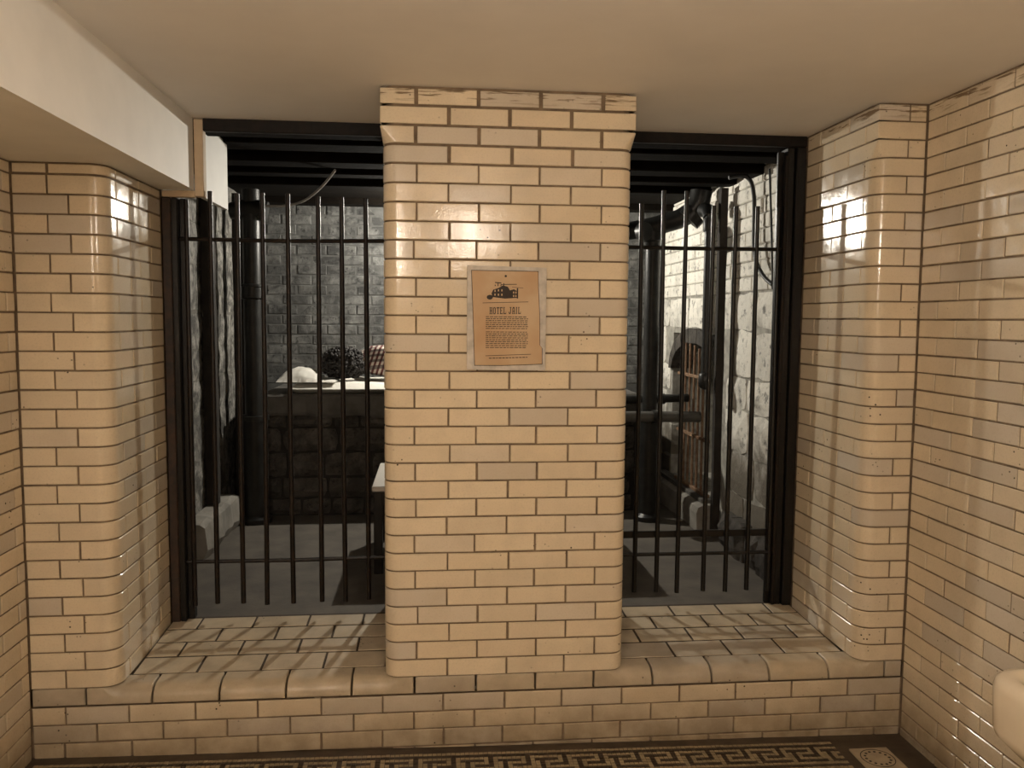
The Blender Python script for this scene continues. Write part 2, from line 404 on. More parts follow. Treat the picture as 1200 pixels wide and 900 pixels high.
base = struct('wall_front', mb, M['mortar'], 'low cream glazed brick wall under the barred openings')
wall_l = struct('wall_left', MB().box(XL-.2, XL-.005, YB, .01, -.4, 1.82), M['mortar'], 'cream glazed brick side wall under the white soffit')
wall_r = struct('wall_right', MB().box(XR+.005, XR+.2, YB, .01, -.4, ZC), M['mortar'], 'cream glazed brick side wall behind the basin')
wall_b = struct('wall_back', MB().box(XL-.2, XR+.2, YB-.15, YB, -.4, ZC), M['bricktex'])
# far stretches of the side walls, out of the picture
far_l = MB().box(XL-.05, XL, YB, -.93, -.36, 1.80).build('glazed_facing', M['bricktex'], wall_l)
far_r = MB().box(XR, XR+.05, YB, -1.57, -.36, ZC).build('glazed_facing', M['bricktex'], wall_r)

# --- pier courses
A0 = PP.start(2)+.237             # arc length of x = 0 on the pier front
TOT = sum(PP.len)
for j in range(32):
    z0, z1 = j*C, min((j+1)*C, ZC-.004)
    fr = [-.06,.153,.367] if j % 2 == 0 else [-.175,.0405,.2545,.474]
    dx = rnd.uniform(-.004,.004); fr = [x+dx+rnd.uniform(-.003,.003) for x in fr]
    side = [.22-.0, .44] if j % 2 else [.11+.0, .33]
    if j == 31: jw, jh = .013, .010
    elif j >= 28: jw, jh = .012, .009
    else: jw, jh = .006, .0055
    yb = [.57-y for y in side][::-1]               # arc length on the left side from the back
    js = [0.0] + [s for s in yb if s > .03] + [A0+x for x in fr] + [TOT-s for s in yb if s > .03][::-1] + [TOT]
    js = [s if 0 < i < len(js)-1 else s for i, s in enumerate(js)]
    pb, pt = (PP, PP) if j < 29 else ((PP, PPS) if j == 29 else (PPS, PPS))
    if j >= 29:
        # joints given on the rounded path: move them to the square path by piece and fraction
        if pb is PPS:
            js2 = []
            for s in js:
                i, f = PP.uf(s); js2.append(PPS.start(i)+PPS.near(i, PP.at(i, f)[0], f)*PPS.len[i])
            js = js2
    course(pillar, pb, pt, js, z0, z1, jw, jh)
# --- left return and jamb
T = sum(LP.len)
def lx(x): return x-XL
def ly(y): return LP.start(2)+(y-.06)
for j in range(28):
    z0, z1 = j*C, min((j+1)*C, 1.792)
    e = rnd.uniform(-.004,.004)
    js = [0, lx(-1.383+e), ly(.10), ly(.325+e), T] if j % 2 == 0 else [0, lx(-1.316+e), ly(.222), ly(.447+e), T]
    if j == 27: continue
    course(wl_f, LP, LP, js, z0, z1)
course(wl_f, LP, LP, [0, lx(-1.383), ly(.10), ly(.325), T], 27*C-.0, 1.793, .010, .009)
# --- right return and jamb
def ry(p, y): return (D-y)
for j in range(32):
    z0, z1 = j*C, min((j+1)*C, ZC-.004)
    e = rnd.uniform(-.004,.004)
    pb, pt = (RP, RP) if j < 29 else ((RP, RPS) if j == 29 else (RPS, RPS))
    T2 = sum(pb.len)
    fx = pb.start(2)+(1.603+e-pb.p[2][1][0])
    js = [0, D-.325-e, D-.088, T2] if j % 2 == 0 else [0, D-.447-e, D-.212, fx, T2]
    course(wr_f, pb, pt, js, z0, z1)
# --- base courses under the sill
BP = Path([('L',(XL,0),(XR,0))])
evenj = [-1.388+.2186*i for i in range(14)]; oddj = [-1.278+.2190*i for i in range(14)]
for j, jl in ((-2, evenj), (-3, oddj), (-4, evenj), (-5, oddj)):
    js = [0]+[x-XL+rnd.uniform(-.004,.004) for x in jl if x < XR-.03]+[XR-XL]
    course(base, BP, BP, js, j*C, (j+1)*C)
# --- rounded nose course of the sill
def nose_R(x):
    for a, b in ((JL, -.287), (.587, JR)):
        if a-.055 < x < b+.055:
            t = min((x-a+.055)/.055, (b+.055-x)/.055, 1.0); return .004+(.052-.004)*max(0, t)**.6
    return .004
def nose_mesh(x0, x1):
    n = max(2, int((x1-x0)/.011)); vs = []; fs = []; c = .003
    xs = [x0, x0+c]+[x0+(x1-x0)*i/n for i in range(1, n)]+[x1-c, x1]; m_ = 0
    for i, x in enumerate(xs):
        e = c if i in (0, len(xs)-1) else 0
        R = nose_R(x); inop = R > .02
        pr = [(.12,-C+.004),(c,-C+.004),(e,-C+.004+c)]
        for k in range(6):
            th = PI/2*k/5; pr.append((R-(R-e)*math.cos(th), -.0005-R+(R-e)*math.sin(th)))
        pr.append((.1015, -.0005-e+.0005)); pr.append((.12, -.03))
        m_ = len(pr); vs += [(x-x0, y, z) for y, z in pr]
    L = len(xs)
    for i in range(L-1):
        for k in range(m_): fs.append((i*m_+k, (i+1)*m_+k, (i+1)*m_+(k+1)%m_, i*m_+(k+1)%m_))
    fs += [tuple(range(m_)), tuple(range((L-1)*m_, L*m_))]
    m = MB().add(vs, fs).mesh('nose_brick', smooth=32); m.materials.append(M['paver']); return m
nj = [XL, -1.316, -1.095, -.866, -.636, -.405, -.181, .041, .258, .475, .698, .924, 1.148, 1.381, 1.602, XR]
for a, b in zip(nj, nj[1:]):
    link('nose_brick', nose_mesh(a+.0035, b-.0035), base, None, (a+.0035, 0, 0))
# --- sill pavers
def zs(y): return .018*(y-.10)/.47
def sill(name, x0, x1, rowsj, label):
    mb = MB(); mb.add([(x0,.10,-.0018),(x1,.10,-.0018),(x1,.625,zs(.625)-.0018),(x0,.625,zs(.625)-.0018),(x0,.10,-.10),(x1,.10,-.10),(x1,.625,-.10),(x0,.625,-.10)],
        [(0,1,2,3),(7,6,5,4),(0,4,5,1),(1,5,6,2),(2,6,7,3),(3,7,4,0)])
    s = struct(name, mb, M['joint'], label)
    ys = [.104,.243,.372,.497,.612]
    for r in range(4):
        js = [x0]+rowsj[r % 2]+[x1]
        for a, b in zip(js, js[1:]):
            if b-a < .03: continue
            y0, y1 = ys[r]+.005, ys[r+1]-.005; L = round(b-a-.008, 3)
            link('brick', box_brick_mesh(L, round(y1-y0, 3), mat='paver'), s, None, ((a+b)/2, (y0+y1)/2, zs((y0+y1)/2)+rnd.uniform(-.0006,.0006)),
                 (-PI/2+.038+rnd.gauss(0,.002), rnd.gauss(0,.002), rnd.gauss(0,.003)))
    return s
sill('trim_1', JL+.002, -.289, ([-.971,-.744,-.519], [-1.078,-.856,-.634,-.407]), 'cream tiled window sill under the left bars')
sill('trim_2', .589, JR-.002, ([.816,1.04,1.254], [.714,.931,1.144,1.368]), 'cream tiled window sill under the right bars')
# --- side wall courses
WL = Path([('L',(XL,-.93),(XL,0))])       # normal = +X
WL = Path([('L',(XL,-.93),(XL,-.0))])
for j in range(-5, 28):
    z0, z1 = j*C, min((j+1)*C, 1.793)
    o = .0 if j % 2 else .11
    ys = [-.055-.0-.22*i-(.11 if j % 2 else 0) for i in range(6)]
    js = [0]+sorted(.93+y for y in ys if -.91 < y < -.03)+[.93-.004]
    course(wall_l, WL, WL, js, z0, z1)
WR = Path([('L',(XR,0),(XR,-1.57))])      # normal = -X
for j in range(-5, 32):
    z0, z1 = j*C, min((j+1)*C, ZC-.004)
    e = rnd.uniform(-.004,.004)
    ys = [(.115 if j % 2 == 0 else .225)+e+.222*i for i in range(8)]
    js = [.004]+[y for y in ys if y < 1.54]+[1.57]
    course(wall_r, WR, WR, js, z0, z1)

# --- soffit end going on into the cell
box_end = thing('soffit_end_panel', 'bare white board closing the soffit beside the left bars', 'panel', (-1.05, .58, 1.78))
MB().box(-1.062, -1.042, .615, 1.02, 1.775, 2.075).build('board', M['soffit'], box_end)
MB().cbox(-1.066, -1.030, .572, .614, 1.772, 2.076, .002).build('edge_strip', M['tan'], box_end)
MB().cbox(-1.195, -1.067, .572, .602, 1.768, 1.794, .002).build('bottom_strip', M['tan'], box_end)

# ------------------------------------------------------------------ floor mosaic
keys = ["########", "........", "######.#", ".....#.#", "#.####.#"[::1], "#.#....#", "#.######", "#.......", "########", "........"]
md = MB(); ml = MB(); ts = .0165
x = -1.47; nx = int((1.375+1.47)/ts)
for r in range(16):
    for cidx in range(nx):
        x0 = -1.47+cidx*ts; y1 = -.052-r*ts
        light = (keys[r][cidx % 8] == '#') if r < 10 else True
        h = zfl(x0)+.004+rnd.uniform(-.0006,.0006); g = .0011
        (ml if light else md).add([(x0+g,y1-ts+g,h),(x0+ts-g,y1-ts+g,h),(x0+ts-g,y1-g,h),(x0+g,y1-g,h),(x0+g,y1-ts+g,h-.006),(x0+ts-g,y1-ts+g,h-.006),(x0+ts-g,y1-g,h-.006),(x0+g,y1-g,h-.006)],
            [(0,1,2,3),(0,4,5,1),(1,5,6,2),(2,6,7,3),(3,7,4,0)])
tag(md.build('dark_tesserae', M['tess_dark'], floor), 'dark tesserae of the key border', kind='stuff')
MB().add([(XL,-.318,zfl(XL)+.003),(1.375,-.318,zfl(1.375)+.003),(1.375,YB,zfl(1.375)+.003),(XL,YB,zfl(XL)+.003),(XL,-.318,zfl(XL)-.01),(1.375,-.318,zfl(1.375)-.01),(1.375,YB,zfl(1.375)-.01),(XL,YB,zfl(XL)-.01)], [(0,1,2,3),(7,6,5,4),(0,4,5,1),(1,5,6,2),(2,6,7,3),(3,7,4,0)]).build('mosaic_field', M['field'], floor)
tag(ml.build('cream_tesserae', M['tess_light'], floor), 'cream tesserae of the key border', kind='stuff')
dr = thing('floor_drain', 'square cream floor drain plate with a ring of dark holes', 'drain', (1.485, -.18, zfl(1.485)))
z = zfl(1.485)
MB().cbox(1.412, 1.558, -.252, -.108, z-.002, z+.007, .002).build('plate', M['drain'], dr)
for k in range(14):
    a = 2*PI*k/14
    MB().lathe([(.0052,.0068),(.0052,.0076)], (1.485+.043*math.cos(a), -.18+.043*math.sin(a), z), 8).build('hole', M['ink'], dr)
ring = MB(); n = 40
for k in range(n):
    a0, a1 = 2*PI*k/n, 2*PI*(k+1)/n
    ring.add([(1.485+r_*math.cos(a), -.18+r_*math.sin(a), z+h) for r_, h in ((.057,.0068),(.057,.0076),(.060,.0076),(.060,.0068)) for a in (a0, a1)],
             [(0,1,3,2),(2,3,5,4),(4,5,7,6)])
ring.build('groove_ring', M['ink'], dr)

# ================================================================== CELL SHELL
fc = struct('floor_cell', MB().box(-1.75, 2.05, .62, 3.6, -.25, .006), M['cellfloor'], 'grey concrete floor of the jail cell')
YBK = 3.30
wcb = struct('wall_cell_back', MB().box(-1.75, 2.05, YBK+.006, YBK+.25, -.2, 2.4), M['backmortar'], 'grey painted brick wall at the back of the cell')
bm_cache = {}
def sbrick(L, H, depth, mat, c=.005):
    k = (round(L,3), round(H,3), mat)
    if k not in bm_cache:
        m0 = box_brick_mesh.__wrapped__(L, H) if hasattr(box_brick_mesh, '__wrapped__') else None
        a, h = L/2, H/2
        vs = [(-a+c,0,-h+c),(a-c,0,-h+c),(a-c,0,h-c),(-a+c,0,h-c),(-a,c,-h),(a,c,-h),(a,c,h),(-a,c,h),(-a,depth,-h),(a,depth,-h),(a,depth,h),(-a,depth,h)]
        fs = [(0,1,2,3)]+[(i,4+i,4+(i+1)%4,(i+1)%4) for i in range(4)]+[(4+i,8+i,8+(i+1)%4,4+(i+1)%4) for i in range(4)]
        m = MB().add(vs, fs).mesh('brick'); m.materials.append(M[mat]); bm_cache[k] = m
    return bm_cache[k]
for r in range(18):
    z0 = .80+r*.0725
    for i in range(15):
        x0 = -1.42+i*.215-(.107 if r % 2 else 0)
        link('brick', sbrick(rnd.choice((.206,.209,.203)), rnd.choice((.066,.068,.064)), .05, 'backbrick'), wcb, None, (x0+.107+rnd.uniform(-.003,.003), YBK+.003+rnd.uniform(-.0025,.003), z0+.036+rnd.uniform(-.003,.003)), (rnd.gauss(0,.012), rnd.gauss(0,.006), rnd.gauss(0,.01)))
def stone_mesh(L, H, seed, mat, depth=.07, bulge=.03, nu=5, nv=4):
    jy = min(1, bulge/.012)
    r = random.Random(seed); vs = []; fs = []
    cor = [r.uniform(.0, .13) for _ in range(4)]
    for jv in range(nv):
        for iu in range(nu):
            u, v = iu/(nu-1)*2-1, jv/(nv-1)*2-1
            edge = max(abs(u), abs(v)); k = (1 if u > 0 else 0)+(2 if v > 0 else 0)
            sh = 1-cor[k]*(abs(u)*abs(v))**2
            x_ = u*L/2*sh+r.uniform(-.02,.02)*L*(abs(u) < .99); z_ = v*H/2*sh+r.uniform(-.05,.05)*H
            y_ = -bulge*(1-edge**3)*r.uniform(.5,1.1) + (r.uniform(0,.009) if edge > .99 else r.uniform(-.007,.006))*jy
            vs.append((x_, y_, z_))
    for jv in range(nv-1):
        for iu in range(nu-1): a = jv*nu+iu; fs.append((a, a+1, a+nu+1, a+nu))
    loop = list(range(nu))+[nu*(j+1)-1 for j in range(1, nv)]+[nu*nv-2-i for i in range(nu-1)]+[nu*(nv-1-j) for j in range(1, nv-1)]
    b0 = len(vs)
    for q in loop: vs.append((vs[q][0], depth, vs[q][2]))
    n = len(loop)
    for i in range(n): fs.append((loop[i], loop[(i+1)%n], b0+(i+1)%n, b0+i))
    m = MB().add(vs, fs).mesh('stone'); m.materials.append(M[mat]); return m
def rubble(parent, org, udir, rotz, U, z0, z1, rh, sw, mat, seed, skip=None, bulge=.02, gap=.012):
    r = random.Random(seed); z = z0; off = Vector(parent.location)
    while z < z1-.03:
        h = r.uniform(*rh)
        if z+h > z1-.05: h = z1-z
        u = -r.uniform(0, sw[0]*.6)
        while u < U-.03:
            l = r.uniform(*sw); a, b = max(u, 0), min(u+l, U)
            u += l
            if b-a < .05: continue
            if skip and skip(a, b, z, z+h): continue
            P = Vector(org)+Vector(udir)*((a+b)/2)
            link('stone', stone_mesh(b-a-gap, h-gap, r.random(), mat, .06, bulge), parent, None, Vector((P.x, P.y, z+h/2))-off, (0, 0, rotz))
        z += h
# left cell wall, faces +X
XCL = -1.42
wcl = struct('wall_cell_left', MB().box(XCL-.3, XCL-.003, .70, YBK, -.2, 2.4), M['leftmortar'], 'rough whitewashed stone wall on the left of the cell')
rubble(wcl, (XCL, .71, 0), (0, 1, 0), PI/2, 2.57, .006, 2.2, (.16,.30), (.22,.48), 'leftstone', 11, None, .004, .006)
# right cell wall, faces -X: stone below, painted brick above, arched doorway
XCR = 1.62; AY0, AY1, AZ0, AZ1 = 1.98, 2.93, .17, 1.14
mb = MB(); mb.box(XCR+.008, XCR+.35, .70, AY0-.02, -.2, 2.4); mb.box(XCR+.008, XCR+.35, AY1+.02, YBK, -.2, 2.4)
mb.box(XCR+.008, XCR+.35, AY0-.02, AY1+.02, AZ1+.06, 2.4); mb.box(XCR+.008, XCR+.35, AY0-.02, AY1+.02, -.2, AZ0)
mb.box(XCR+.345, XCR+.36, AY0-.02, AY1+.02, AZ0, AZ1+.06)
wcr = struct('wall_cell_right', mb, M['washmortar'], 'whitewashed stone and brick wall on the right of the cell')
def skip_arch(a, b, z0_, z1_):
    y1, y0 = YBK-a, YBK-b
    return y1 > AY0+.02 and y0 < AY1-.02 and z1_ > AZ0 and z0_ < AZ1
# stones run from the back towards the opening: u = YBK - y
rubble(wcr, (XCR, YBK, 0), (0, -1, 0), -PI/2, YBK-.71, .006, 1.445, (.17,.31), (.24,.52), 'wash', 23, skip_arch, .007, .008)
for r in range(9):
    z0 = 1.45+r*.082
    for i in range(12):
        y0 = .82+i*.222-(.11 if r % 2 else 0)
        link('brick', sbrick(.214, .075, .05, 'washbrick'), wcr, None, (XCR+rnd.uniform(-.004,.004), y0+.11, z0+.04), (rnd.gauss(0,.01), 0, -PI/2+rnd.gauss(0,.012)))
# stones beside and over the arch
for k in range(9):
    a0, a1 = PI*k/9, PI*(k+1)/9
    yc, ry_, rz_ = (AY0+AY1)/2, (AY1-AY0)/2, .20
    def ap(a, s): return (yc+ry_*s*math.cos(a), .94+(rz_*s if s == 1 else rz_+.10)*math.sin(a))
    q = [ap(a0+.01, 1), ap(a0+.01, 1.14), ap(a1-.01, 1.14), ap(a1-.01, 1)]
    mb = MB(); mb.add([(XCR-.015+d, y, z_) for d in (0, .16) for y, z_ in q], [(0,1,2,3),(7,6,5,4),(0,4,5,1),(1,5,6,2),(2,6,7,3),(3,7,4,0)])
    mb.build('arch_stone', M['rubble'], wcr)
# cell ceiling
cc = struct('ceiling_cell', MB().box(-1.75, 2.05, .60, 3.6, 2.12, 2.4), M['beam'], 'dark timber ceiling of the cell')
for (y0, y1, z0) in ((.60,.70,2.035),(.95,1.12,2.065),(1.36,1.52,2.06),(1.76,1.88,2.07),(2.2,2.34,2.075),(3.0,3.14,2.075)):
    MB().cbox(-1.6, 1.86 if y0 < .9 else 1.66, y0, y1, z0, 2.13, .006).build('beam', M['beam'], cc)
trim_h = struct('trim_3', MB().cbox(-1.03, -.29, D, .60, 2.03, 2.08, .003), M['header'], 'dark wooden header over the left bars')
trim_h2 = struct('trim_4', MB().cbox(.589, 1.485, D, .60, 2.035, 2.08, .003), M['header'], 'dark wooden header over the right bars')

# ================================================================== GRILLES
YG = .60
def bar(mb, x, z0, z1, r=.0105):
    mb.tube([(x+rnd.uniform(-.004,.004), YG, z0), (x+rnd.uniform(-.003,.003), YG+rnd.uniform(-.003,.003), (z0+z1)/2), (x+rnd.uniform(-.004,.004), YG, z1)], [r, r, r*.9], 10); return mb
gl = thing('iron_grille', 'black iron bar grille left of the brick pier', 'grille', (-.75, YG, .02))
for x, z1 in ((-1.108,1.76),(-1.015,1.797),(-.911,1.79),(-.81,1.795),(-.707,1.793),(-.587,1.785),(-.487,1.785),(-.388,1.78)):
    bar(MB(), x, .075+rnd.uniform(0,.012), z1).build('bar', M['ironrust'], gl, 40)
for z in (1.604, .265): MB().tube([(-1.15, YG+.002, z), (-.7, YG+.003, z-.002), (-.285, YG, z+.005)], .0085, 8).build('crossbar', M['ironrust'], gl, 40)
MB().cbox(-1.160, -1.138, .572, .64, .02, 1.765, .002).build('post', M['iron'], gl)
MB().cbox(-1.137, -1.112, .604, .64, .02, 1.765, .002).build('post', M['iron'], gl)
wp = thing('door_post', 'worn reddish wooden post against the left glazed jamb', 'post', (-1.18, .6, .015))
MB().cbox(-1.199, -1.163, .574, .65, .015, 1.766, .004).build('timber', M['rustwood'], wp)
gr = thing('iron_gate', 'black iron bar gate with heavy lower rail right of the brick pier', 'gate', (1.0, YG, .02))
for x, z1 in ((.685,1.80),(.776,1.785),(.872,1.842),(.970,1.842),(1.089,1.783),(1.19,1.782),(1.288,1.784),(1.382,1.782)):
    bar(MB(), x, .078+rnd.uniform(0,.012), z1).build('bar', M['iron'], gr, 40)
for z in (1.601, .258): MB().tube([(.585, YG+.002, z), (1.0, YG+.003, z-.002), (1.44, YG, z)], .0085, 8).build('crossbar', M['iron'], gr, 40)
MB().cbox(.587, 1.40, YG+.012, YG+.03, .328, .358, .003).build('rail', M['iron'], gr)
MB().cbox(1.443, 1.484, .572, .66, .02, 2.034, .003).build('post', M['iron'], gr)
MB().cbox(1.408, 1.440, .588, .66, .02, 2.034, .003).build('post', M['iron'], gr)
MB().cbox(1.376, 1.405, .612, .63, .02, 2.02, .003).build('post', M['iron'], gr)
MB().cbox(1.398, 1.412, .584, .60, .02, 2.0, .002).build('stop_strip', M['ironrust'], gr)

# ================================================================== SIGN
sg = thing('wall_sign', 'tan paper notice reading HOTEL JAIL on a weathered board', 'sign', (.142, -.006, 1.11))
SY = -.0035
mb = MB(); mb.add([(.004,SY,1.475),(.281,SY,1.470),(.279,SY,1.110),(.003,SY,1.113),(.004,SY-.016,1.475),(.281,SY-.016,1.470),(.279,SY-.016,1.110),(.003,SY-.016,1.113)],
    [(0,1,2,3),(7,6,5,4),(0,4,5,1),(1,5,6,2),(2,6,7,3),(3,7,4,0)])
mb.build('board', M['signboard'], sg)
PY = SY-.016
border = [(.019,1.4565),(.250,1.4555),(.2515,1.40),(.257,1.30),(.2585,1.20),(.2665,1.190),(.267,1.134),(.20,1.131),(.12,1.1285),(.031,1.129),(.0285,1.20),(.024,1.33)]
def flat(poly, y0, th):
    n = len(poly); mb = MB()
    return mb.add([(x,y0,z) for x,z in poly]+[(x,y0-th,z) for x,z in poly], [tuple(range(n)), tuple(range(n,2*n))[::-1]]+[(i,(i+1)%n,n+(i+1)%n,n+i) for i in range(n)])
cx, cz = .143, 1.293
flat([(cx+(x-cx)*1.018, cz+(z-cz)*1.014) for x, z in border], PY, .0012).build('dark_edge', M['ink'], sg)
flat(border, PY-.0012, .0012).build('paper', M['paper'], sg)
TY = PY-.0026
MB().tube([(.137,TY-.003,1.439),(.137,TY+.003,1.439)], .004, 10).build('nail', M['ink'], sg)
def quad(mb, x0, x1, z0, z1, sl=.0, y=TY):
    return mb.add([(x0,y,z0),(x1,y,z0+sl),(x1,y,z1+sl),(x0,y,z1),(x0,y+.0006,z0),(x1,y+.0006,z0+sl),(x1,y+.0006,z1+sl),(x0,y+.0006,z1)], [(0,1,2,3),(0,4,5,1),(1,5,6,2),(2,6,7,3),(3,7,4,0)])
mb = MB(); quad(mb, .057, .217, 1.3445, 1.3465, .005); mb.build('rule', M['ink'], sg)
mb = MB(); quad(mb, .068, .228, 1.1605, 1.1625, .006); mb.build('rule', M['ink'], sg)
SW = 1.15      # slab letters in a 4 x 8 cell: rectangles (x0, x1, y0, y1)
def stem(x): return [(x, x+SW, 0, 8), (x-.45, x+SW+.45, 0, .8), (x-.45, x+SW+.45, 7.2, 8)]
GL = {'H': stem(.45)+stem(2.9)+[(1.2,3.2,3.6,4.5)], 'O': [(.2,.2+SW,1,7),(2.95,2.95+SW,1,7),(.7,3.6,0,1.1),(.7,3.6,6.9,8)], 'T': [(1.7,1.7+SW,0,8),(1.1,3.4,0,.8),(.1,4.4,7,8),(.1,.7,6,7),(3.8,4.4,6,7)],
      'E': stem(.45)[:1]+[(.0,4.1,0,.95),(.0,4.1,7.05,8),(1.4,3.2,3.6,4.5),(3.5,4.1,.9,2.2),(3.5,4.1,5.8,7.05)], 'L': stem(.45)+[(1,4.1,0,.95),(3.5,4.1,.9,2.6)], 'J': [(2.3,2.3+SW,1,8),(1.6,4.2,7.2,8),(.6,2.9,0,1.1),(.2,1.3,.6,2.6)],
      'A': [(.4,.4+SW,0,6.6),(2.9,2.9+SW,0,6.6),(1.0,3.5,6.4,8),(1.3,3.2,2.6,3.5),(-.1,2.0,0,.8),(2.5,4.5,0,.8)], 'I': stem(.8)}
adv = {'I': 3.1}
xs_ = 0; lay = []
for ch_ in 'HOTEL JAIL':
    if ch_ == ' ': xs_ += 2.6; continue
    lay.append((ch_, xs_)); xs_ += adv.get(ch_, 4.6)+.55
sc_ = (.192-.081)/(xs_-.5)
for ch_, xo in lay:
    lt = MB()
    for k_, (a0, a1, b0, b1) in enumerate(GL[ch_]):
        lt.add([(.081+(xo+a0)*sc_, TY-.0002*k_-.0002, 1.3065+b0*.003+.02*(xo*sc_)), (.081+(xo+a1)*sc_, TY-.0002*k_-.0002, 1.3065+b0*.003+.02*(xo*sc_)), (.081+(xo+a1)*sc_, TY-.0002*k_-.0002, 1.3065+b1*.003+.02*(xo*sc_)), (.081+(xo+a0)*sc_, TY-.0002*k_-.0002, 1.3065+b1*.003+.02*(xo*sc_))], [(0,1,2,3)])
    lt.build('letter', M['ink'], sg)
tb = random.Random(5); mb = MB()
def para(z_top, n, x0, x1, dz=.0068):
    for i in range(n):
        z = z_top-i*dz; x = x0; xe = x1 if i < n-1 else x0+(x1-x0)*.98
        while x < xe-.004:
            wl = tb.uniform(.005,.015); quad(mb, x, min(x+wl, xe), z, z+.0026, .0003); x += wl+.0026
para(1.2965, 7, .0685, .2165); para(1.2435, 9, .0685, .2165)
mb.build('body_text', M['ink'], sg)
mb = MB(); x = .080
while x < .212:
    wl = tb.uniform(.005,.012); quad(mb, x, x+wl, 1.1515+.036*(x-.08)*.8, 1.1545+.036*(x-.08)*.8); x += wl+.0025
mb.build('footer_text', M['ink'], sg)
em = MB()      # small engraved picture of a house above the title
em.add([(px_, TY, pz_) for px_, pz_ in ((.090,1.366),(.135,1.361),(.178,1.364),(.178,1.387),(.166,1.394),(.152,1.390),(.145,1.402),(.128,1.407),(.112,1.398),(.094,1.392),(.088,1.380))], [tuple(range(11))])
quad(em, .150, .157, 1.368, 1.385, 0, TY-.0004)
em.add([(.082+.011*math.cos(a*PI/5), TY, 1.3655+.0085*math.sin(a*PI/5)) for a in range(10)], [tuple(range(10))])
for xa in (.099,.109,.119,.129): quad(em, xa, xa+.003, 1.404, 1.412+.003*math.sin(xa*300))
quad(em, .100, .122, 1.415, 1.4185, -.002); quad(em, .120, .176, 1.4085, 1.411, .0015); quad(em, .160, .199, 1.4005, 1.402, -.003)
quad(em, .176, .181, 1.362, 1.398)
em.build('picture', M['ink'], sg)
for xa, za in ((.098,1.371),(.110,1.371),(.122,1.371),(.098,1.384),(.110,1.386),(.122,1.386),(.163,1.367),(.163,1.379),(.171,1.367),(.171,1.379)):
    quad(MB(), xa, xa+.004, za, za+.007, 0, TY-.0007).build('picture_window', M['paper'], sg)

# ================================================================== BASIN
sk = thing('wall_basin', 'cream porcelain wash basin with rounded corner on the right wall', 'basin', (1.40, -1.52, .30))
def rrect(cx_, cy_, hx, hy, r, z, n=6):
    out = []
    for qx, qy, a0 in ((1,1,0),(-1,1,PI/2),(-1,-1,PI),(1,-1,1.5*PI)):
        for k in range(n+1):
            a = a0+PI/2*k/n; out.append((cx_+qx*(hx-r)+r*math.cos(a), cy_+qy*(hy-r)+r*math.sin(a), z))
    return out
rings = [(.14,.15,.05,.30),(.235,.265,.06,.345),(.272,.30,.062,.385),(.276,.306,.064,.40),(.279,.31,.066,.49),(.275,.306,.064,.508),(.266,.297,.062,.517),(.250,.281,.06,.519),(.236,.267,.058,.513),(.224,.255,.056,.496),(.205,.235,.07,.44),(.15,.17,.08,.405),(.04,.04,.03,.398)]
mb = MB(); vs = []
for hx, hy, r, z in rings: vs += rrect(1.389, -1.52, hx, hy, r, z)
n = 28; fs = [(i*n+k, i*n+(k+1)%n, (i+1)*n+(k+1)%n, (i+1)*n+k) for i in range(len(rings)-1) for k in range(n)]
fs += [tuple(range(n))[::-1], tuple(range((len(rings)-1)*n, len(rings)*n))]
mb.add(vs, fs).build('bowl', M['porcelain'], sk, 60)
MB().lathe([(.028,0),(.03,.003),(.012,.003)], (1.389,-1.52,.399), 14).build('waste_ring', M['chrome'], sk, 40)
for y in (-1.40, -1.64):
    t_ = MB(); t_.lathe([(.02,0),(.018,.02),(.012,.03),(.012,.07),(.022,.075),(.022,.09),(.004,.095)], (1.615,y,.513), 12); t_.tube([(1.615,y,.565),(1.57,y,.575),(1.545,y,.56)], .009, 8)
    t_.build('tap', M['chrome'], sk, 40)

# ================================================================== CELL FURNITURE
# stone bench
bn = thing('stone_bench', 'rough stone masonry bench with concrete top along the back of the cell', 'bench', (0, 2.5, .006))
BY = 2.47
MB().box(-1.19, 1.24, BY+.015, YBK-.005, .006, .67).build('core', M['rmortar'], bn)
rubble(bn, (-1.19, BY, 0), (1,0,0), 0, 2.43, .01, .665, (.11,.19), (.16,.38), 'rubble', 31, None, .03, .014)
mb = MB(); nseg = 26; vs = []
for i in range(nseg+1):
    x = -1.20+2.45*i/nseg; wb = .655+rnd.uniform(-.012,.012); fy = BY-.03+rnd.uniform(-.006,.006)
    vs += [(x,YBK-.006,wb),(x,fy+.012,wb),(x,fy,wb+.02),(x,fy,.785),(x,fy+.012,.80),(x,YBK-.006,.80)]
fs = [(i*6+k,(i+1)*6+k,(i+1)*6+(k+1)%6,i*6+(k+1)%6) for i in range(nseg) for k in range(6)]+[tuple(range(6)), tuple(range(nseg*6,nseg*6+6))]
mb.add(vs, fs).build('top_slab', M['slab'], bn)
